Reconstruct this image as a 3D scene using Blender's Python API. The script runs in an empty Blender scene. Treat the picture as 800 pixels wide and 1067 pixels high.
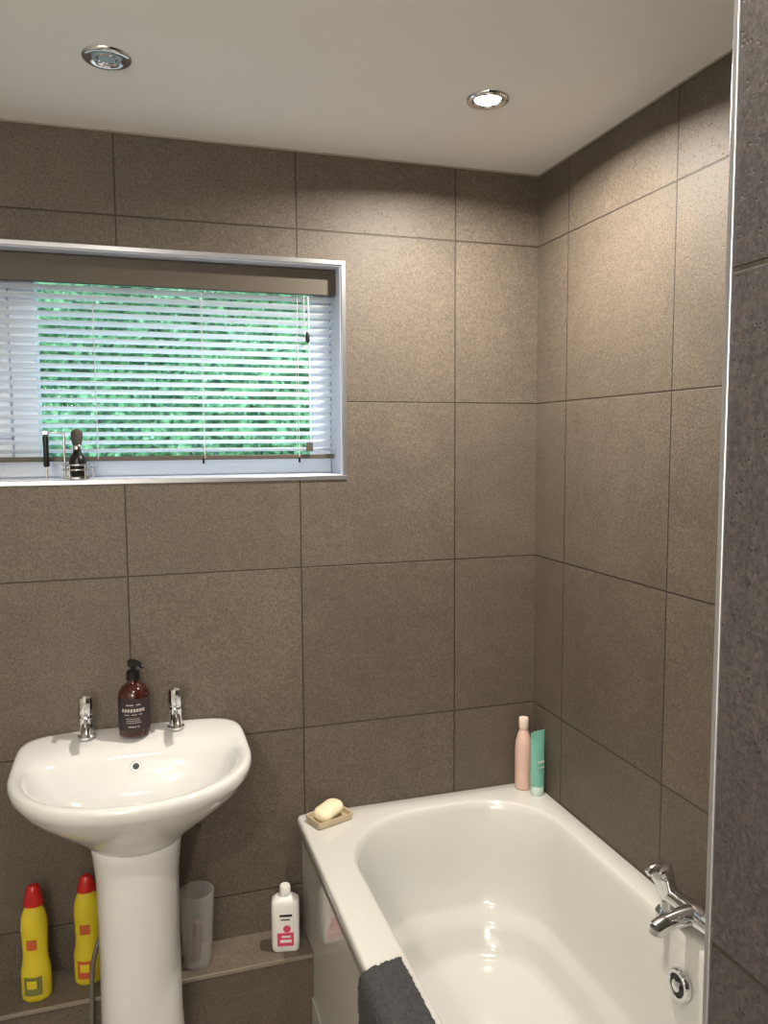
import bpy, bmesh, math, random
from mathutils import Vector, Matrix, noise
random.seed(3)
S=bpy.context.scene
COL=S.collection
H=2.35; T=.45; A=.2003; X1=.259; W=.4515; K1=.168
WX0,WX1,WZ0,WZ1=-1.80,-.588,1.497,2.066     # window opening
NX,NY=-.7775,-1.70
ROOM_L,ROOM_B=-2.25,-3.3
try:
    S.view_settings.view_transform='Standard'; S.view_settings.look='None'
except Exception: pass

# ---------------- materials ----------------
def srgb(r,g,b):
    f=lambda c:(max(c,0)/255/12.92) if c/255<=.04045 else ((c/255+.055)/1.055)**2.4
    return (f(r),f(g),f(b),1)
class NT:
    def __init__(s,name):
        s.m=bpy.data.materials.new(name); s.m.use_nodes=True; s.t=s.m.node_tree
        s.b=s.t.nodes['Principled BSDF']
    def n(s,ty,**k):
        x=s.t.nodes.new(ty)
        for a,v in k.items(): setattr(x,a,v)
        return x
    def l(s,a,b): s.t.links.new(a,b)
    def math(s,op,a,b=None,c=None):
        x=s.n('ShaderNodeMath',operation=op)
        for i,v in enumerate((a,b,c)):
            if v is None: continue
            if isinstance(v,(int,float)): x.inputs[i].default_value=v
            else: s.l(v,x.inputs[i])
        return x.outputs[0]
    def mix(s,fac,a,b,blend='MIX'):
        x=s.n('ShaderNodeMix',data_type='RGBA',blend_type=blend)
        for i,v in ((0,fac),(6,a),(7,b)):
            if isinstance(v,(int,float,tuple)): x.inputs[i].default_value=v
            else: s.l(v,x.inputs[i])
        return x.outputs[2]
    def ramp(s,f,a,b):
        x=s.n('ShaderNodeMapRange'); s.l(f,x.inputs[0]); x.inputs[1].default_value=a; x.inputs[2].default_value=b
        return x.outputs[0]
def simple(name,col,rough=.5,metal=0,var=.06,scale=8,bump=0,bscale=200,coat=0,trans=0,ior=1.45,transl=0):
    q=NT(name); b=q.b
    tc=q.n('ShaderNodeTexCoord'); nz=q.n('ShaderNodeTexNoise'); nz.inputs['Scale'].default_value=scale; nz.inputs['Detail'].default_value=4
    q.l(tc.outputs['Object'],nz.inputs['Vector'])
    c2=tuple(max(0,c*(1-var)) for c in col[:3])+(1,); c1=tuple(min(1,c*(1+var)) for c in col[:3])+(1,)
    cc=q.mix(nz.outputs['Fac'],c2,c1)
    q.l(cc,b.inputs['Base Color'])
    b.inputs['Roughness'].default_value=rough; b.inputs['Metallic'].default_value=metal
    b.inputs['Coat Weight'].default_value=coat; b.inputs['Coat Roughness'].default_value=.05
    b.inputs['Transmission Weight'].default_value=trans; b.inputs['IOR'].default_value=ior
    if bump:
        n2=q.n('ShaderNodeTexNoise'); n2.inputs['Scale'].default_value=bscale; n2.inputs['Detail'].default_value=3
        q.l(tc.outputs['Object'],n2.inputs['Vector'])
        bp=q.n('ShaderNodeBump'); bp.inputs['Strength'].default_value=bump; bp.inputs['Distance'].default_value=.002
        q.l(n2.outputs['Fac'],bp.inputs['Height']); q.l(bp.outputs[0],b.inputs['Normal'])
    if transl:
        tl=q.n('ShaderNodeBsdfTranslucent'); q.l(cc,tl.inputs[0]); ms=q.n('ShaderNodeMixShader'); ms.inputs[0].default_value=transl
        q.l(b.outputs[0],ms.inputs[1]); q.l(tl.outputs[0],ms.inputs[2]); q.l(ms.outputs[0],q.t.nodes['Material Output'].inputs['Surface'])
    return q.m
def tile(name,ax_u,off_u,ax_v,off_v,wu=W,wv=T,base=(109,99,88),dark=(87,79,70),grout=(44,37,31),fs=1.0,pitk=.85,gw=.0018,fleck=.22,stk=.25):
    q=NT(name); b=q.b
    g=q.n('ShaderNodeNewGeometry'); sp=q.n('ShaderNodeSeparateXYZ'); q.l(g.outputs['Position'],sp.inputs[0])
    u=sp.outputs[ax_u]; v=sp.outputs[ax_v]
    def cell(c,off,w):
        s=q.math('DIVIDE',q.math('SUBTRACT',c,off),w)
        fr=q.math('FRACT',s); fl=q.math('FLOOR',s)
        d=q.math('MULTIPLY',q.math('MINIMUM',fr,q.math('SUBTRACT',1.0,fr)),w)
        return fl,d
    iu,du=cell(u,off_u,wu); iv,dv=cell(v,off_v,wv)
    d=q.math('MINIMUM',du,dv)
    gm=q.ramp(d,gw+.0005,gw-.0005)
    cb=q.n('ShaderNodeCombineXYZ'); q.l(iu,cb.inputs[0]); q.l(iv,cb.inputs[1])
    wn=q.n('ShaderNodeTexWhiteNoise'); q.l(cb.outputs[0],wn.inputs['Vector'])
    vm=q.n('ShaderNodeVectorMath',operation='MULTIPLY_ADD'); q.l(wn.outputs['Color'],vm.inputs[0]); vm.inputs[1].default_value=(9,9,9); q.l(g.outputs['Position'],vm.inputs[2])
    P=vm.outputs[0]
    def noise_(sc,det,rg=.6,dist=0,vec=None):
        n=q.n('ShaderNodeTexNoise'); n.inputs['Scale'].default_value=sc; n.inputs['Detail'].default_value=det; n.inputs['Roughness'].default_value=rg; n.inputs['Distortion'].default_value=dist
        q.l(vec or P,n.inputs['Vector']); return n.outputs['Fac']
    st=q.n('ShaderNodeVectorMath',operation='MULTIPLY'); q.l(P,st.inputs[0]); st.inputs[1].default_value=(1,1,3.2)
    big=noise_(4,7,.72,.6); fine=noise_(210*fs,5,.8); mid=noise_(110*fs,4,.7)
    streak=noise_(7,7,.75,.4,st.outputs[0])
    vo=q.n('ShaderNodeTexVoronoi'); vo.inputs['Scale'].default_value=190*fs; q.l(P,vo.inputs['Vector'])
    pit=q.math('MULTIPLY',q.ramp(vo.outputs['Distance'],.30,.12),q.ramp(noise_(70*fs,2),.47,.57))
    c=q.mix(q.ramp(big,.25,.75),srgb(*dark),srgb(*base))
    c=q.mix(q.math('MULTIPLY',q.ramp(streak,.52,.76),stk),c,srgb(base[0]+24,base[1]+23,base[2]+21))
    c=q.mix(q.math('MULTIPLY',q.ramp(mid,.40,.65),fleck),c,srgb(base[0]+26,base[1]+23,base[2]+19))
    c=q.mix(q.math('MULTIPLY',q.ramp(fine,.57,.42),.62),c,srgb(dark[0]-28,dark[1]-26,dark[2]-24))
    c=q.mix(q.math('MULTIPLY',pit,pitk),c,srgb(32,28,25))
    br=q.math('MULTIPLY_ADD',wn.outputs['Value'],.16,.90)
    bc=q.n('ShaderNodeCombineXYZ'); [q.l(br,bc.inputs[i]) for i in range(3)]
    c=q.mix(1.0,c,bc.outputs[0],'MULTIPLY')
    c=q.mix(gm,c,srgb(*grout))
    q.l(c,b.inputs['Base Color'])
    q.l(q.math('MULTIPLY_ADD',fine,.3,.40),b.inputs['Roughness'])
    h=q.math('ADD',q.math('MULTIPLY',fine,.5),q.math('MULTIPLY',mid,.5))
    h=q.math('SUBTRACT',h,q.math('MULTIPLY',pit,.9))
    h=q.math('SUBTRACT',h,q.math('MULTIPLY',gm,2.0))
    bp=q.n('ShaderNodeBump'); bp.inputs['Strength'].default_value=.5; bp.inputs['Distance'].default_value=.0011
    q.l(h,bp.inputs['Height']); q.l(bp.outputs[0],b.inputs['Normal'])
    return q.m
OV=H-A
M_back=tile('tile_back',0,-X1,2,OV)
M_right=tile('tile_right',1,-K1,2,OV)
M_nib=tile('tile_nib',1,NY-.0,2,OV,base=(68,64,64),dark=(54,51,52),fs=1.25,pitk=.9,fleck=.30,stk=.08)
M_ledge=tile('tile_ledge',0,-X1,1,.3,wv=2,base=(122,112,100),dark=(98,90,80))
M_ledgef=tile('tile_ledge_front',0,-X1,2,-2,wv=6)
M_floor=simple('floor_vinyl',srgb(128,121,111),.5,var=.06)
M_wpaint=simple('wall_paint_pale',srgb(222,218,208),.8,var=.02)
M_ceil=simple('ceiling_paint',srgb(236,236,235),.75,var=.02,scale=3,bump=.05,bscale=90)
M_chrome=simple('chrome',(.72,.73,.75,1),.09,1,var=.03)
M_alu=simple('trim_aluminium',(.50,.51,.55,1),.28,.85,var=.05,scale=30)
M_upvc=simple('upvc_white',srgb(216,226,240),.3,var=.02)
M_sill=simple('reveal_white',srgb(200,208,224),.35,var=.03)
M_ceramic=simple('ceramic_white',srgb(212,213,213),.09,var=.01,coat=.5)
M_bath=simple('bath_acrylic',srgb(204,205,202),.13,var=.012,coat=.45)
M_panel=simple('bath_panel_gloss',srgb(190,190,186),.12,var=.015,coat=.5)
M_black=simple('black_plastic',srgb(18,18,19),.3,var=.1)

# ---------------- mesh helpers ----------------
def mk(name,verts,faces,mat,smooth=False,parent=None,auto=None):
    me=bpy.data.meshes.new(name); me.from_pydata([tuple(v) for v in verts],[],faces); me.update()
    bm=bmesh.new(); bm.from_mesh(me); bmesh.ops.recalc_face_normals(bm,faces=bm.faces); bm.to_mesh(me); bm.free()
    o=bpy.data.objects.new(name,me); COL.objects.link(o)
    if mat: me.materials.append(mat)
    if smooth:
        for p in me.polygons: p.use_smooth=True
        if auto:
            try: me.set_sharp_from_angle(angle=math.radians(auto))
            except Exception: pass
    if parent: o.parent=parent
    return o
def empty(name,loc=(0,0,0)):
    e=bpy.data.objects.new(name,None); e.empty_display_size=.05; COL.objects.link(e); return e
def boxes(name,lst,mat,bevel=0,parent=None,seg=2):
    v=[];f=[]
    for (a,b) in lst:
        i=len(v)
        v+=[(x,y,z) for x in (a[0],b[0]) for y in (a[1],b[1]) for z in (a[2],b[2])]
        f+=[tuple(i+k for k in q) for q in ((0,1,3,2),(4,6,7,5),(0,4,5,1),(2,3,7,6),(0,2,6,4),(1,5,7,3))]
    o=mk(name,v,f,mat,parent=parent)
    if bevel:
        m=o.modifiers.new('b','BEVEL'); m.width=bevel; m.segments=seg; m.limit_method='ANGLE'
        for p in o.data.polygons: p.use_smooth=True
        try: o.data.set_sharp_from_angle(angle=math.radians(50))
        except Exception: pass
    return o
def frame_boxes(x0,x1,z0,z1,y0,y1,w):
    return [((x0,y0,z0),(x1,y1,z0+w)),((x0,y0,z1-w),(x1,y1,z1)),((x0,y0,z0+w),(x0+w,y1,z1-w)),((x1-w,y0,z0+w),(x1,y1,z1-w))]
def loft(name,rings,mat,cap0=True,cap1=True,parent=None,smooth=True,auto=None,sub=0):
    n=len(rings[0]); v=[p for r in rings for p in r]; f=[]
    for i in range(len(rings)-1):
        for j in range(n):
            k=(j+1)%n; f.append((i*n+j,i*n+k,(i+1)*n+k,(i+1)*n+j))
    if cap0: f.append(tuple(range(n)))
    if cap1: f.append(tuple((len(rings)-1)*n+j for j in range(n)))
    o=mk(name,v,f,mat,smooth,parent,auto)
    if sub:
        m=o.modifiers.new('s','SUBSURF'); m.levels=sub; m.render_levels=sub
    return o
def lathe(name,prof,mat,loc=(0,0,0),axis=(0,0,1),n=40,sx=1,sy=1,parent=None,rot=0,auto=35,cap=True):
    q=Vector((0,0,1)).rotation_difference(Vector(axis).normalized())
    rings=[]
    for r,z in prof:
        r=max(r,1e-5)
        ring=[]
        for j in range(n):
            t=2*math.pi*j/n
            p=Vector((r*sx*math.cos(t),r*sy*math.sin(t),z)); p.rotate(Matrix.Rotation(rot,3,'Z')); p.rotate(q)
            ring.append(p+Vector(loc))
        rings.append(ring)
    return loft(name,rings,mat,cap,cap,parent,True,auto)
def tube(name,pts,r,mat,parent=None,n=16,radii=None,smoothpath=True):
    pts=[Vector(p) for p in pts]
    if smoothpath and len(pts)>2:
        out=[];m=len(pts); rr=[]
        R=radii or [r]*m
        for i in range(m-1):
            p0=pts[max(i-1,0)];p1=pts[i];p2=pts[i+1];p3=pts[min(i+2,m-1)]
            for k in range(6):
                t=k/6
                out.append(.5*((2*p1)+(-p0+p2)*t+(2*p0-5*p1+4*p2-p3)*t*t+(-p0+3*p1-3*p2+p3)*t**3)); rr.append(R[i]*(1-t)+R[i+1]*t)
        out.append(pts[-1]); rr.append(R[-1]); pts=out
    else: rr=radii or [r]*len(pts)
    rings=[];up=None
    for i,p in enumerate(pts):
        d=(pts[min(i+1,len(pts)-1)]-pts[max(i-1,0)]).normalized()
        if up is None: up=d.orthogonal().normalized()
        up=(up-d*up.dot(d)).normalized(); s=d.cross(up)
        rings.append([p+(up*math.cos(a)+s*math.sin(a))*rr[i] for a in [2*math.pi*j/n for j in range(n)]])
    return loft(name,rings,mat,True,True,parent,True,50)
def arc_shell(name,r,z0,z1,a0,a1,mat,loc,parent=None,sx=1,sy=1,n=16,th=.0006):
    v=[];f=[]
    for i in range(n+1):
        a=math.radians(a0+(a1-a0)*i/n)
        for rr in (r-th,r+th):
            for z in (z0,z1): v.append((loc[0]+rr*sx*math.cos(a),loc[1]+rr*sy*math.sin(a),loc[2]+z))
    for i in range(n):
        b=i*4;c=b+4
        f+=[(b+2,c+2,c+3,b+3),(b,b+1,c+1,c),(b+1,b+3,c+3,c+1),(b,c,c+2,b+2)]
    f+=[(0,2,3,1),(n*4,n*4+1,n*4+3,n*4+2)]
    return mk(name,v,f,mat,True,parent,40)
def rrect(x0,x1,y0,y1,z,r,n=10,ns=6):
    if isinstance(r,(int,float)): r=(r,)*4
    cs=[(x1-r[0],y1-r[0],0,r[0]),(x0+r[1],y1-r[1],90,r[1]),(x0+r[2],y0+r[2],180,r[2]),(x1-r[3],y0+r[3],270,r[3])]
    pts=[]
    for i,(cx,cy,a,rr) in enumerate(cs):
        arc=[(cx+rr*math.cos(math.radians(a+90*k/n)),cy+rr*math.sin(math.radians(a+90*k/n))) for k in range(n+1)]
        pts+=arc
        nx=cs[(i+1)%4]; e=(nx[0]+nx[3]*math.cos(math.radians(nx[2])),nx[1]+nx[3]*math.sin(math.radians(nx[2])))
        s=arc[-1]
        pts+=[(s[0]+(e[0]-s[0])*k/ns,s[1]+(e[1]-s[1])*k/ns) for k in range(1,ns)]
    return [Vector((x,y,z)) for x,y in pts]

# ---------------- room shell ----------------
WT=.26
L=ROOM_L
boxes('wall_back',[((L,0,0),(WX0,WT,H)),((WX1,0,0),(.15,WT,H)),((WX0,0,0),(WX1,WT,WZ0)),((WX0,0,WZ1),(WX1,WT,H))],M_back)
boxes('wall_right',[((0,-1.70,0),(.15,0,H))],M_right)
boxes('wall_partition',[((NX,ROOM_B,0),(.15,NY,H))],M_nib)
boxes('wall_left',[((L-.12,ROOM_B,0),(L,WT,H))],M_wpaint)
boxes('wall_front',[((L-.12,ROOM_B-.12,0),(.15,ROOM_B,H))],M_wpaint)
boxes('floor',[((L-.12,ROOM_B-.12,-.1),(.15,WT,0))],M_floor)
boxes('ceiling',[((L-.12,ROOM_B-.12,H),(.15,WT,H+.1))],M_ceil)
boxes('trim_1',[((NX-.0015,NY-.002,0),(NX+.004,NY+.003,H))],M_alu,.0007)
boxes('trim_2',[((L,-.004,H-.004),(-.004,0,H)),((-.004,-1.69,H-.004),(0,0,H))],simple('sealant',srgb(150,145,136),.6))

LZ,LY=.227,-.138
boxes('wall_ledge_boxing',[((L,LY+.006,0),(-.722,0,LZ-.012))],M_ledgef)
boxes('wall_ledge_top',[((L,LY,LZ-.012),(-.722,0,LZ))],M_ledge,.001)
boxes('trim_3',[((L,LY-.0015,LZ-.009),(-.722,LY+.003,LZ+.0006))],simple('ledge_edge_trim',srgb(140,131,119),.35,.3),.0006)

# ---------------- window ----------------
win=empty('window_1')
D0=.115
boxes('reveal',[((WX1-.006,.001,WZ0+.006),(WX1,D0,WZ1-.006)),((WX0,.001,WZ0+.006),(WX0+.006,D0,WZ1-.006)),((WX0,.001,WZ0),(WX1,D0+.05,WZ0+.006)),((WX0,.001,WZ1-.006),(WX1,D0,WZ1))],M_sill,parent=win)
e=.009
boxes('edge_trim',frame_boxes(WX0-e,WX1+e,WZ0-e,WZ1+e,-.004,.0005,e+.003),M_alu,.001,parent=win)
a,b_=WX0+.006,WX1-.006; zb,zt=WZ0+.006,WZ1-.006; FW=.05; y0,y1=D0,D0+.06
boxes('outer_frame',frame_boxes(a,b_,zb,zt,y0,y1,FW)+[((-1.43,y0,zb+FW),(-1.365,y1,zt-FW))],M_upvc,.004,parent=win)
c0=-1.43
boxes('casement',frame_boxes(a+FW,c0,zb+FW,zt-FW,y0-.012,y1-.01,.05),M_upvc,.004,parent=win)
gq=NT('window_glass')
tr=gq.n('ShaderNodeBsdfTransparent'); gl=gq.n('ShaderNodeBsdfGlossy'); gl.inputs['Roughness'].default_value=.02
tr.inputs[0].default_value=(.93,.97,.97,1)
fr=gq.n('ShaderNodeFresnel'); fr.inputs[0].default_value=1.08
mx=gq.n('ShaderNodeMixShader'); gq.l(fr.outputs[0],mx.inputs[0]); gq.l(tr.outputs[0],mx.inputs[1]); gq.l(gl.outputs[0],mx.inputs[2])
gq.l(mx.outputs[0],gq.t.nodes['Material Output'].inputs['Surface'])
boxes('glass_pane',[((a+.04,y0+.028,zb+.04),(b_-.04,y0+.032,zt-.04))],gq.m,parent=win)

# ---------------- blind ----------------
bl=empty('venetian_blind')
M_val=simple('blind_valance',srgb(80,73,64),.5,var=.05)
M_slat=simple('blind_slat',srgb(246,249,253),.4,var=.01,transl=.55)
M_cord=simple('blind_cord',srgb(200,205,210),.7)
bx0,bx1=WX0+.012,WX1-.012
boxes('valance',[((bx0,.045,1.990),(bx1+.004,.051,2.058)),((bx0,.051,1.996),(bx1+.004,.092,2.058))],M_val,.0015,parent=bl)
v=[];f=[]
zs=[1.572+.0215*i for i in range(20)]
tilt=math.radians(-21); yc=.070; hw=.0135
for z in zs:
    i0=len(v)
    prof=[]
    for k in range(5):
        s=-1+2*k/4; cr=.0018*(1-s*s)
        prof.append((yc+s*hw*math.cos(tilt)-cr*math.sin(tilt), z+s*hw*math.sin(tilt)+cr*math.cos(tilt)))
    prof2=[(y,zz-.0006) for y,zz in prof]
    for x in (bx0,bx1):
        v+=[(x,y,zz) for y,zz in prof]+[(x,y,zz) for y,zz in prof2]
    for k in range(4):
        f.append((i0+k,i0+k+1,i0+10+k+1,i0+10+k)); f.append((i0+5+k,i0+15+k,i0+15+k+1,i0+5+k+1))
    f.append((i0,i0+10,i0+15,i0+5)); f.append((i0+4,i0+9,i0+19,i0+14))
mk('slats',v,f,M_slat,parent=bl)
boxes('bottom_rail',[((bx0,yc-.013,1.545),(bx1,yc+.013,1.557))],M_val,.002,parent=bl)
for i,x in enumerate((-.70,-.955,-1.225,-1.5)):
    for j,dy in enumerate((-.014,.014)):
        tube('ladder_cord_%d_%d'%(i,j),[(x,yc+dy,1.55),(x,yc+dy,1.99)],.0009,M_cord,bl,n=6)
wy=.047
tube('tilt_wand',[(-.672,wy,1.985),(-.671,wy-.002,1.87),(-.67,wy-.003,1.56)],.0022,simple('wand',srgb(190,200,210),.2),bl,n=8)
tube('pull_cord',[(-.683,wy,1.985),(-.683,wy-.002,1.88)],.001,M_cord,bl,n=6)
lathe('cord_toggle',[(.003,0),(.006,.004),(.006,.02),(.003,.03)],M_black,(-.675,wy-.003,1.86),parent=bl,n=12)
boxes('cord_clip',[((-.682,wy-.006,1.565),(-.664,wy+.002,1.59))],M_val,.001,parent=bl)
for i,x in enumerate((-.96,-.70)):
    tube('tail_%d'%i,[(x,yc-.015,1.55),(x,yc-.015,1.535)],.003,M_black,bl,n=8)

# ---------------- outside ----------------
q=NT('hedge_leaves'); g=q.n('ShaderNodeNewGeometry')
def nz(sc,d,r=.6):
    n=q.n('ShaderNodeTexNoise'); n.inputs['Scale'].default_value=sc; n.inputs['Detail'].default_value=d; n.inputs['Roughness'].default_value=r; q.l(g.outputs['Position'],n.inputs['Vector']); return n.outputs['Fac']
vo=q.n('ShaderNodeTexVoronoi'); vo.inputs['Scale'].default_value=26; q.l(g.outputs['Position'],vo.inputs['Vector'])
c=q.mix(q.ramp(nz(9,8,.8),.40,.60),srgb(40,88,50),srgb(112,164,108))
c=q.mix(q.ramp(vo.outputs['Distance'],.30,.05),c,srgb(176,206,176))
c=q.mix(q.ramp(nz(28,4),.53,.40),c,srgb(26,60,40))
q.l(c,q.b.inputs['Base Color']); q.b.inputs['Roughness'].default_value=.6
v=[];f=[];nx,nzz=220,100
for i in range(nx+1):
    for j in range(nzz+1):
        x=-6+8*i/nx; z=-.5+3.7*j/nzz
        y=2.6+.28*noise.noise(Vector((x*1.3,z*1.6,0)))+.12*noise.noise(Vector((x*5,z*6,3)))+.08*noise.noise(Vector((x*13,z*15,7)))
        v.append((x,y,z))
for i in range(nx):
    for j in range(nzz):
        k=i*(nzz+1)+j; f.append((k,k+1,k+nzz+2,k+nzz+1))
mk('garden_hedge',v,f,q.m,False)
boxes('ground_outside',[((-7,WT+.01,-.6),(4,4,-.5))],simple('patio_paving',srgb(160,158,150),.9,var=.1,scale=20))

# ---------------- downlights ----------------
M_bulb=NT('bulb_glow'); M_bulb.b.inputs['Emission Color'].default_value=(1,.93,.80,1); M_bulb.b.inputs['Emission Strength'].default_value=25
M_off=simple('lamp_glass_off',srgb(165,190,205),.15,var=.2,scale=60)
def downlight(loc,on):
    e=empty('ceiling_downlight')
    x,y=loc
    lathe('bezel',[(.0285,-.0015),(.033,-.006),(.040,-.008),(.046,-.006),(.048,-.001),(.048,.0)],M_chrome,(x,y,H),parent=e,n=48,auto=60,cap=False)
    lathe('bulb_face',[(.0001,-.0045),(.018,-.0045),(.027,-.0035),(.030,-.0005)],M_bulb.m if on else M_off,(x,y,H),parent=e,n=40)
    if not on: lathe('bulb_rim',[(.017,-.0046),(.019,-.006),(.021,-.0043)],M_chrome,(x,y,H),parent=e,n=40,cap=False)
def lamp(loc,P,col=(1,.895,.765),spread=168,size=.05):
    ld=bpy.data.lights.new('downlight_lamp','AREA'); ld.shape='DISK'; ld.size=size; ld.energy=P; ld.color=col; ld.spread=math.radians(spread)
    o=bpy.data.objects.new('downlight_lamp',ld); COL.objects.link(o); o.location=(loc[0],loc[1],H-.009)
downlight((-.362,-.432),True); lamp((-.362,-.432),24,spread=162)
downlight((-1.165,-.394),False)
downlight((-1.165,-1.55),True); lamp((-1.165,-1.55),9.5)
downlight((-1.8,-2.6),True); lamp((-1.8,-2.6),24)
fill_root=empty('added_fill_light')  # unseen fixture added behind the camera to hold a fill light
lathe('fill_mount',[(.05,0),(.05,.015),(.015,.02),(.015,.06)],M_chrome,(-1.6,ROOM_B,1.85),(0,1,0),parent=fill_root)
ld=bpy.data.lights.new('fill_lamp','POINT'); ld.energy=34; ld.color=(1,.96,.90); ld.shadow_soft_size=.12  # added point light, brightens ceiling and walls
o=bpy.data.objects.new('fill_lamp',ld); COL.objects.link(o); o.location=(-1.6,ROOM_B+.22,1.85)

# ---------------- bath ----------------
bath=empty('bathtub')
RZ=.553
bx=(-.735,-.002); by=(-1.697,-.002)
rings=[rrect(bx[0]+.006,bx[1],by[0],by[1],RZ-.040,.012),
 rrect(bx[0],bx[1],by[0],by[1],RZ-.038,.015),
 rrect(bx[0],bx[1],by[0],by[1],RZ-.008,.015),
 rrect(bx[0]+.0025,bx[1]-.001,by[0]+.001,by[1]-.001,RZ-.002,.015),
 rrect(bx[0]+.008,bx[1]-.004,by[0]+.004,by[1]-.004,RZ,.015),
 rrect(-.652,-.052,-1.62,-.066,RZ,(.20,.25,.2,.2)),
 rrect(-.647,-.057,-1.615,-.071,RZ-.0015,(.20,.25,.2,.2)),
 rrect(-.642,-.062,-1.610,-.076,RZ-.007,(.20,.25,.2,.2)),
 rrect(-.638,-.067,-1.60,-.081,RZ-.022,(.20,.25,.2,.2)),
 rrect(-.628,-.080,-1.59,-.093,.44,(.20,.245,.2,.2)),
 rrect(-.618,-.090,-1.57,-.106,.35,(.2,.24,.2,.2)),
 rrect(-.608,-.098,-1.55,-.118,.28,(.2,.24,.2,.2)),
 rrect(-.602,-.104,-1.53,-.132,.262,(.2,.235,.2,.2)),
 rrect(-.586,-.118,-1.50,-.152,.248,(.2,.23,.2,.2)),
 rrect(-.575,-.126,-1.46,-.168,.225,(.19,.21,.2,.2)),
 rrect(-.562,-.138,-1.42,-.186,.190,(.17,.19,.18,.18)),
 rrect(-.550,-.150,-1.38,-.202,.172,(.17,.19,.18,.18)),
 rrect(-.535,-.165,-1.34,-.222,.168,(.15,.17,.14,.14)),
 rrect(-.40,-.30,-.9,-.6,.165,(.03,.03,.03,.03))]
loft('tub_shell',rings,M_bath,False,True,bath,True)
boxes('side_panel',[((bx[0]+.014,by[0],.0),(bx[0]+.030,by[1],RZ-.036))],M_panel,.003,parent=bath)
boxes('plinth',[((bx[0]+.009,by[0],.0),(bx[0]+.0138,by[1],.10))],M_panel,.002,parent=bath)
lathe('waste',[(.0001,.001),(.03,.002),(.034,.0),(.034,-.004)],M_chrome,(-.35,-.85,.168),parent=bath)
ov=(-.0845,-.808,.455)
lathe('overflow_ring',[(.0335,-.004),(.0335,.004),(.030,.009),(.024,.009),(.022,.004),(.0001,.003)],M_chrome,ov,(-1,0,.08),parent=bath)
lathe('overflow_hole',[(.0225,.003),(.021,.0065),(.0001,.0065)],M_black,ov,(-1,0,.08),parent=bath)
lathe('overflow_cap',[(.012,.006),(.012,.011),(.009,.013),(.0001,.013)],M_chrome,ov,(-1,0,.08),parent=bath)
tp=empty('bath_mixer_tap'); tx=-.047
for i,y in enumerate((-.715,-.895)):
    lathe('base_%d'%i,[(.027,0),(.027,.004),(.022,.010),(.017,.013),(.016,.045),(.02,.05)],M_chrome,(tx,y,RZ),parent=tp)
    lathe('valve_%d'%i,[(.016,-.03),(.021,-.02),(.022,.0),(.022,.030),(.0245,.031),(.0245,.054),(.021,.060),(.0001,.062)],M_chrome,(tx-.004,y,RZ+.055),(-.35,.0,1),parent=tp)
    tube('lever_%d'%i,[(tx-.018,y,RZ+.104),(tx-.040,y-.002,RZ+.110),(tx-.058,y-.004,RZ+.102)],.006,M_chrome,tp,radii=[.012,.010,.008])
tube('bar',[(tx,-.70,RZ+.045),(tx,-.76,RZ+.047),(tx,-.805,RZ+.048),(tx,-.85,RZ+.047),(tx,-.91,RZ+.045)],.016,M_chrome,tp,n=24,radii=[.018,.020,.025,.020,.018])
tube('spout',[(tx,-.805,RZ+.048),(tx-.03,-.805,RZ+.050),(tx-.07,-.805,RZ+.045),(tx-.10,-.805,RZ+.034)],.015,M_chrome,tp,n=24,radii=[.022,.020,.018,.017])
lathe('aerator',[(.0165,0),(.0165,.012),(.013,.013),(.0001,.013)],M_chrome,(tx-.093,-.805,RZ+.036),(-.25,0,-1),parent=tp)

# ---------------- sink ----------------
sink=empty('pedestal_sink'); SX=-1.160; SY=-.215; SZ=.85
PY=-.245
def dring(a,bf,bb,z,nb=5.0,cy=SY,n=96,back=0.0):
    pts=[]
    for j in range(n):
        t=2*math.pi*j/n; c,s=math.cos(t),math.sin(t)
        if s<=0: ex=2.15; b=bf
        else: ex=2.15+(nb-2.15)*min(1,s*2.2); b=bb
        r=(abs(c/a)**ex+abs(s/b)**ex)**(-1/ex)
        pts.append(Vector((SX+r*c,cy+r*s,z+(back*max(0,min(1,(r*s)/.12)) if s>0 else 0))))
    return pts
rings=[dring(.100,.10,.10,.676,2.6,PY),
 dring(.116,.115,.12,.692,3,-.24),
 dring(.158,.160,.18,.722,4,-.225),
 dring(.200,.205,.205,.752,4.5),
 dring(.236,.232,.211,.780,5),
 dring(.255,.248,.213,.800,5.5),
 dring(.261,.256,.214,.812,5.5,back=.002),
 dring(.268,.264,.214,.822,5.5,back=.004),
 dring(.271,.267,.214,.836,5.5,back=.006),
 dring(.270,.266,.214,.846,5.5,back=.008),
 dring(.265,.261,.210,.851,5.5,back=.009),
 dring(.256,.252,.200,.852,5.5,back=.009),
 dring(.243,.238,.125,.847,2.9,back=.005),
 dring(.237,.232,.098,.840,2.5,back=0),
 dring(.228,.222,.084,.824,2.3),
 dring(.207,.200,.072,.790,2.2),
 dring(.175,.168,.058,.756,2.2),
 dring(.127,.122,.040,.730,2.1),
 dring(.07,.07,.020,.718,2.1),
 dring(.022,.022,.018,.715,2.0)]
loft('basin',rings,M_ceramic,True,True,sink,True)
lathe('drain',[(.0001,.003),(.012,.002),(.016,.004),(.022,.004),(.024,.0)],M_chrome,(SX,SY+.0,.7165),parent=sink)
lathe('overflow_ring',[(.0115,-.004),(.0130,.001),(.0115,.003),(.0085,.003),(.0075,.0015),(.0001,.0015)],M_chrome,(SX+.003,-.1385,.803),(0,-1,.40),parent=sink)
lathe('overflow_dark',[(.0072,.001),(.0072,.0022),(.0001,.0022)],M_black,(SX+.003,-.1385,.803),(0,-1,.40),parent=sink)
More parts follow.
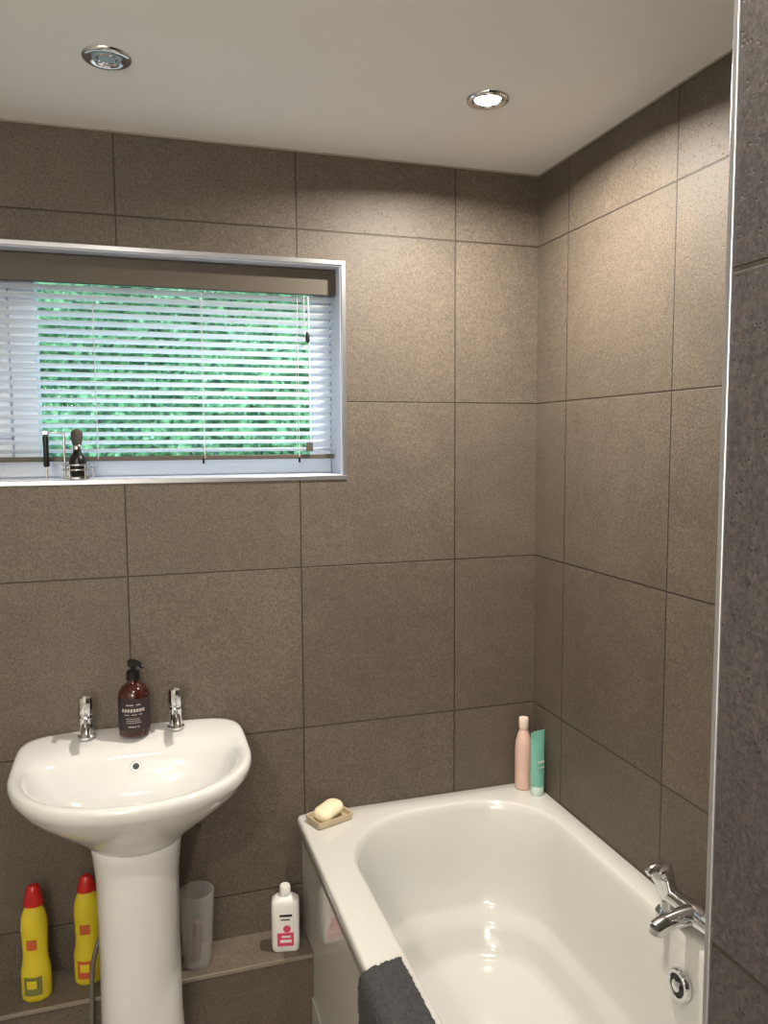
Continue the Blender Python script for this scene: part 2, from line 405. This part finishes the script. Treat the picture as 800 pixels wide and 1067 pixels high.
def er(a,b,cy,z,n=64): return [Vector((SX+a*math.copysign(abs(math.cos(t))**.85,math.cos(t)),cy+b*math.copysign(abs(math.sin(t))**.85,math.sin(t)),z)) for t in [2*math.pi*j/n for j in range(n)]]
loft('pedestal',[er(.120,.105,PY-.003,0),er(.120,.105,PY-.003,.02),er(.112,.103,PY,.05),er(.100,.10,PY,.12),er(.093,.098,PY,.25),er(.091,.096,PY,.45),er(.094,.098,PY,.60),er(.100,.10,PY,.66),er(.103,.104,PY,.70)],M_ceramic,True,True,sink,True)
for i,(x,sg) in enumerate(((SX-.112,-1),(SX+.104,1))):
    y=-.052; z0=SZ+.010
    p='tap_%d_'%i
    lathe(p+'body',[(.022,0),(.022,.004),(.017,.008),(.0165,.030),(.017,.050),(.0175,.051)],M_chrome,(x,y,z0),parent=sink)
    lathe(p+'collar',[(.0175,0),(.0155,.003),(.0155,.006),(.018,.010)],M_chrome,(x,y,z0+.051),parent=sink)
    lathe(p+'handle',[(.0165,0),(.0180,.003),(.0180,.034),(.0165,.042),(.010,.046),(.0001,.047)],M_chrome,(x,y,z0+.060),parent=sink)
    tube(p+'lever',[(x,y,z0+.100),(x,y-.018,z0+.110),(x,y-.04,z0+.112)],.005,M_chrome,sink,radii=[.006,.0055,.0045])
    tube(p+'spout',[(x,y-.008,z0+.028),(x,y-.035,z0+.036),(x,y-.062,z0+.032),(x,y-.074,z0+.02)],.0095,M_chrome,sink,radii=[.012,.0105,.0095,.0095])
tube('drain_hose',[(SX-.085,-.165,LZ+.20),(SX-.112,-.155,LZ+.10),(SX-.118,-.158,LZ),(SX-.122,-.165,LZ-.1),(SX-.13,-.17,.0)],.006,simple('hose_grey',srgb(120,118,112),.35,.4),sink,n=12)

# ---------------- amber soap bottle ----------------
sb=empty('soap_pump_bottle'); bp=(SX+.003,-.066,SZ+.0118)
M_amb=simple('amber_glass',srgb(54,20,14),.08,var=.1,coat=.5)
lathe('bottle',[(.0001,0),(.034,0),(.038,.003),(.0385,.010),(.0385,.100),(.036,.112),(.027,.124),(.016,.131),(.0145,.136),(.0145,.146)],M_amb,bp,parent=sb)
lathe('collar',[(.0165,.140),(.0165,.158),(.013,.162),(.006,.163),(.006,.176),(.0001,.176)],M_black,bp,parent=sb)
tube('nozzle',[(bp[0]-.010,bp[1],bp[2]+.180),(bp[0]+.004,bp[1]-.006,bp[2]+.181),(bp[0]+.018,bp[1]-.018,bp[2]+.179),(bp[0]+.024,bp[1]-.024,bp[2]+.173)],.006,M_black,sb,radii=[.009,.0095,.006,.005])
M_lab=simple('label_dark',srgb(46,37,40),.5); M_txt=simple('label_print',srgb(180,170,170),.6)
arc_shell('label',.0390,.018,.098,-165,-15,M_lab,bp,sb,n=28)
for k,(z,h,a0,a1) in enumerate([(.082,.003,-118,-66),(.066,.0075,-135,-50),(.058,.002,-125,-60),(.048,.0015,-120,-65),(.043,.0015,-118,-68),(.038,.0015,-120,-65),(.027,.003,-112,-72)]):
    n=10 if h<.005 else 8
    for s in range(n):
        w=(a1-a0)/n
        if random.random()<.12: continue
        arc_shell('print_%d_%d'%(k,s),.0397,z,z+h,a0+s*w,a0+s*w+w*.72,M_txt,bp,sb,n=2,th=.0002)

# ---------------- toilet cleaner bottles ----------------
M_yel=simple('yellow_plastic',srgb(200,182,44),.3,var=.05); M_red=simple('red_plastic',srgb(176,30,26),.3,var=.05)
M_lr=simple('label_red',srgb(176,86,50),.4); M_lb=simple('label_blue',srgb(110,110,60),.4)
def cleaner(x,y,h,rot,lab):
    e=empty('toilet_cleaner_bottle')
    z=LZ+.0005
    lathe('body',[(.0001,0),(.030,0),(.034,.004),(.035,.012),(.035,.075),(.031,.095),(.029,.115),(.030,.150),(.0315,.180),(.0300,.205),(.026,.222),(.021,.233),(.017,.240),(.0165,.252)],M_yel,(x,y,z),parent=e,sy=.72,rot=rot)
    lathe('cap',[(.0001,h),(.010,h-.001),(.0150,h-.006),(.0180,h-.018),(.0225,.250),(.0235,.244),(.0235,.240),(.0001,.240)],M_red,(x+.001,y,z),parent=e,sy=.85,rot=rot)
    arc_shell('label',.0356,.020,.066,-135,-65,M_lr if lab else M_lb,(x,y,z),e,sx=1,sy=.78)
    arc_shell('label_band',.0360,.038,.058,-122,-85,M_yel,(x,y,z),e,sx=1,sy=.79)
    arc_shell('label_top',.0312,.135,.160,-122,-78,M_lr,(x,y,z),e,sx=1,sy=.78)
cleaner(-1.408,-.088,.29,0,0)
cleaner(-1.288,-.062,.28,0,1)

# ---------------- tumbler ----------------
tb=empty('plastic_tumbler'); tpz=(-1.018,-.078,LZ+.0005)
q=NT('frosted_clear_plastic')
tr=q.n('ShaderNodeBsdfTransparent'); tr.inputs[0].default_value=(.93,.93,.92,1)
q.b.inputs['Base Color'].default_value=(.66,.65,.64,1); q.b.inputs['Roughness'].default_value=.15
lw=q.n('ShaderNodeLayerWeight'); lw.inputs[0].default_value=.35
ms=q.n('ShaderNodeMixShader'); q.l(q.math('MULTIPLY_ADD',lw.outputs['Facing'],.5,.09),ms.inputs[0]); q.l(tr.outputs[0],ms.inputs[1]); q.l(q.b.outputs[0],ms.inputs[2])
q.l(ms.outputs[0],q.t.nodes['Material Output'].inputs['Surface'])
lathe('cup',[(.0001,0),(.034,0),(.036,.003),(.0455,.195),(.0455,.198),(.043,.198),(.0335,.008),(.0001,.007)],q.m,tpz,parent=tb,n=48,cap=False)
M_white=simple('white_plastic',srgb(226,225,223),.3,var=.02)
M_pink=simple('label_pink',srgb(206,70,104),.4)
tube('toothpaste',[(tpz[0]-.006,tpz[1],tpz[2]+.010),(tpz[0]+.002,tpz[1]+.004,tpz[2]+.11)],.013,simple('mauve_plastic',srgb(110,84,84),.4),tb,n=16)

# ---------------- white bottle with pink label ----------------
wb=empty('shampoo_bottle')
cx,cy,cz=-.786,-.088,LZ+.0005
def rbox_rings(cx,cy,cz,spec,rot):
    out=[]
    for hx,hy,z,r in spec:
        ring=rrect(-hx,hx,-hy,hy,z,min(r,hx*.98,hy*.98),n=6,ns=3)
        out.append([Matrix.Rotation(rot,3,'Z')@p+Vector((cx,cy,cz)) for p in ring])
    return out
R=math.radians(-12)
loft('bottle',rbox_rings(cx,cy,cz,[(.033,.019,0,.010),(.036,.022,.004,.012),(.037,.0225,.02,.012),(.037,.0225,.128,.012),(.035,.021,.139,.012),(.024,.016,.148,.012),(.0135,.0135,.150,.0134),(.0135,.0135,.155,.0134)],R),M_white,parent=wb,auto=50)
loft('cap',rbox_rings(cx,cy,cz,[(.0145,.0145,.153,.0144),(.0145,.0145,.174,.0144),(.012,.012,.178,.0119)],R),M_white,parent=wb,auto=50)
def rb(name,x0,x1,z0,z1,mat,par,c,rot,yy,th=.0006,bev=0):
    o=boxes(name,[((x0,yy-th,z0),(x1,yy+th,z1))],mat,bev,parent=par)
    o.data.transform(Matrix.Translation(c)@Matrix.Rotation(rot,4,'Z')); return o
rb('label_1',-.022,.022,.018,.055,M_pink,wb,(cx,cy,cz),R,-.0228)
rb('label_2',-.015,.018,.100,.106,M_black,wb,(cx,cy,cz),R,-.0228)
rb('label_3',-.012,.012,.090,.093,M_black,wb,(cx,cy,cz),R,-.0228)
rb('label_4',-.014,.016,.028,.036,M_white,wb,(cx,cy,cz),R,-.0232)
rb('label_5',-.010,.014,.042,.047,M_white,wb,(cx,cy,cz),R,-.0232)
o=lathe('label_heart',[(.0001,0),(.010,0),(.010,.0008),(.0001,.001)],M_pink,(0,0,0),(0,-1,0),parent=wb,n=20); o.data.transform(Matrix.Translation((cx,cy,cz))@Matrix.Rotation(R,4,'Z')@Matrix.Translation((.004,-.0225,.066)))

# ---------------- soap dish ----------------
sd=empty('soap_dish'); R=math.radians(20)
c=(-.655,-.062,RZ+.0003)
M_dish=simple('dish_stoneware',srgb(186,170,142),.45,var=.1,scale=40)
def dr(hx,hy,z,r):
    return [Matrix.Rotation(R,3,'Z')@p+Vector(c) for p in rrect(-hx,hx,-hy,hy,z,r,n=6,ns=3)]
loft('dish',[dr(.050,.031,0,.006),dr(.054,.035,.002,.007),dr(.057,.038,.018,.008),dr(.056,.037,.020,.008),dr(.051,.032,.019,.007),dr(.048,.030,.008,.006),dr(.01,.01,.007,.003)],M_dish,parent=sd,auto=50)
sp_=empty('soap_bar')
R2=math.radians(34)
def sr(hx,hy,z,r): return [Matrix.Rotation(R2,3,'Z')@(Matrix.Rotation(math.radians(-8),3,'Y')@p)+Vector(c)+Vector((-.002,0,.027)) for p in rrect(-hx,hx,-hy,hy,z,r,n=8,ns=3)]
loft('bar',[sr(.030,.014,-.014,.013),sr(.038,.023,-.011,.019),sr(.043,.028,-.004,.022),sr(.0435,.0285,.005,.022),sr(.040,.025,.014,.020),sr(.030,.017,.0190,.014),sr(.012,.005,.021,.004)],simple('soap_cream',srgb(238,226,194),.4,var=.03),parent=sp_)

# ---------------- bottles in the bath corner ----------------
pb=empty('lotion_bottle'); pz=(-.052,-.040,RZ+.0003)
M_pk=simple('pale_pink_plastic',srgb(216,182,170),.3,var=.03)
lathe('bottle',[(.0001,0),(.022,0),(.0245,.003),(.025,.01),(.025,.125),(.023,.145),(.017,.168),(.0125,.180),(.012,.186)],M_pk,pz,parent=pb)
lathe('cap',[(.0135,.184),(.0145,.187),(.0145,.212),(.013,.216),(.0001,.217)],simple('cap_peach',srgb(230,208,196),.3),pz,parent=pb)
tb2=empty('cosmetic_tube'); tz=(-.033,-.092,RZ+.0003)
M_teal=simple('teal_plastic',srgb(124,186,170),.3,var=.05)
R=math.radians(15)
def tr_(hx,hy,z): return [Matrix.Rotation(R,3,'Z')@Vector((hx*math.cos(t),hy*math.sin(t),z))+Vector(tz) for t in [2*math.pi*j/32 for j in range(32)]]
loft('cap',[tr_(.019,.017,0),tr_(.0205,.0185,.003),tr_(.0205,.0185,.026),tr_(.019,.017,.028)],simple('cap_pale_teal',srgb(196,220,212),.3),parent=tb2,auto=40)
loft('tube',[tr_(.021,.019,.028),tr_(.023,.019,.034),tr_(.0245,.017,.07),tr_(.0255,.012,.12),tr_(.027,.006,.16),tr_(.0275,.0015,.178),tr_(.0275,.0015,.190)],M_teal,parent=tb2,auto=50)
rb('label_print',-.012,.012,.10,.104,M_white,tb2,tz,R,-.0165)
rb('label_print_b',-.010,.010,.085,.087,M_white,tb2,tz,R,-.0178)

# ---------------- towel ----------------
tw=empty('bath_towel')
path=[(-.7405,.20),(-.7405,.30),(-.7405,.42),(-.7405,.51),(-.740,.545),(-.736,.556),(-.725,.5595),(-.710,.560),(-.70,.560),(-.685,.5595),(-.675,.558),(-.670,.5555)]
pp=[]
for i in range(len(path)-1):
    for k in range(5):
        t=k/5; pp.append((path[i][0]*(1-t)+path[i+1][0]*t,path[i][1]*(1-t)+path[i+1][1]*t))
pp.append(path[-1])
v=[];f=[];ny=40
for i,(x,z) in enumerate(pp):
    for j in range(ny+1):
        s=i/len(pp)
        edge=.008*math.sin(s*7+1)+.004*noise.noise(Vector((s*8,0,1)))
        y=-.706-.34*j/ny+edge*max(0,1-j/6)
        w=max(0,.004*noise.noise(Vector((x*12,y*14,z*12)))+.002)
        out=s<.5
        v.append((x-(w if out else 0),y,z+(w if not out else 0)))
for i in range(len(pp)-1):
    for j in range(ny):
        k=i*(ny+1)+j; f.append((k,k+1,k+ny+2,k+ny+1))
o=mk('towel_cloth',v,f,simple('towel_grey',srgb(62,62,64),.95,var=.55,scale=110,bump=1.0,bscale=420),True,tw)
m=o.modifiers.new('s','SOLIDIFY'); m.thickness=.013; m.offset=1
m=o.modifiers.new('ss','SUBSURF'); m.levels=2; m.render_levels=2
tx_=bpy.data.textures.new('towelnoise','CLOUDS'); tx_.noise_scale=.006
m=o.modifiers.new('d','DISPLACE'); m.texture=tx_; m.strength=.006; m.mid_level=.5

# ---------------- shaving set ----------------
sz=WZ0+.0065; cx=-1.272; cy=.014
sh=empty('shaving_stand')
lathe('base_plate',[(.0001,0),(.034,0),(.034,.003),(.0001,.004)],M_chrome,(cx,cy,sz),parent=sh,sy=.7)
for k,(r,z) in enumerate(((.036,.022),(.036,.034))):
    pts=[(cx+r*math.cos(t),cy+r*.68*math.sin(t),sz+z) for t in [2*math.pi*j/28 for j in range(29)]]
    tube('ring_%d'%k,pts,.0022,M_chrome,sh,n=8,smoothpath=False)
for k in range(6):
    t=2*math.pi*k/6
    tube('post_%d'%k,[(cx+.036*math.cos(t),cy+.0245*math.sin(t),sz),(cx+.036*math.cos(t),cy+.0245*math.sin(t),sz+.034)],.0018,M_chrome,sh,n=6)
tube('stem',[(cx-.030,cy,sz+.003),(cx-.030,cy,sz+.115)],.003,M_chrome,sh,n=10)
tube('arm',[(cx-.030,cy,sz+.112),(cx-.055,cy-.002,sz+.115),(cx-.072,cy,sz+.112)],.0022,M_chrome,sh,n=8)
br=empty('shaving_brush')
M_br=simple('bristle_grey',srgb(78,74,70),.9,var=.3,scale=150)
lathe('handle',[(.0001,.004),(.016,.004),(.018,.010),(.0205,.028),(.0205,.044),(.017,.056),(.011,.063),(.009,.067),(.011,.072)],M_black,(cx,cy,sz+.001),parent=br)
lathe('ferrule',[(.0115,.071),(.0118,.074),(.0118,.079),(.011,.081)],M_chrome,(cx,cy,sz+.001),parent=br)
lathe('bristles',[(.0105,.080),(.0125,.092),(.0145,.104),(.0135,.114),(.008,.121),(.0001,.123)],M_br,(cx,cy,sz+.001),parent=br)
rz=empty('safety_razor'); rx=cx-.072
lathe('handle',[(.0001,.030),(.006,.030),(.0072,.034),(.0066,.08),(.0075,.10),(.006,.108)],M_black,(rx,cy-.003,sz),parent=rz)
boxes('head',[((rx-.008,cy-.014,sz+.108),(rx+.008,cy+.010,sz+.120))],M_chrome,.003,parent=rz)
tube('foot',[(rx,cy-.003,sz+.030),(rx,cy-.003,sz)],.0025,M_chrome,rz,n=8)

# ---------------- world ----------------
w=bpy.data.worlds.new('World'); S.world=w; w.use_nodes=True
bg=w.node_tree.nodes['Background']; bg.inputs[0].default_value=(.66,.83,1.0,1); bg.inputs[1].default_value=5.2

# ---------------- camera ----------------
yaw,pit,roll=.3058,.0888,-.0055
fw=Vector((math.sin(yaw)*math.cos(pit),math.cos(yaw)*math.cos(pit),-math.sin(pit)))
r0=Vector((math.cos(yaw),-math.sin(yaw),0)); u0=r0.cross(fw)
r=r0*math.cos(roll)+u0*math.sin(roll); u=-r0*math.sin(roll)+u0*math.cos(roll)
cd=bpy.data.cameras.new('cam'); cam=bpy.data.objects.new('camera',cd); COL.objects.link(cam)
M=Matrix(((r.x,u.x,-fw.x,-1.1455),(r.y,u.y,-fw.y,-2.130),(r.z,u.z,-fw.z,1.5933),(0,0,0,1)))
cam.matrix_world=M
cd.sensor_fit='HORIZONTAL'; cd.sensor_width=36; cd.lens=833.4/800*36; cd.clip_start=.02
S.camera=cam
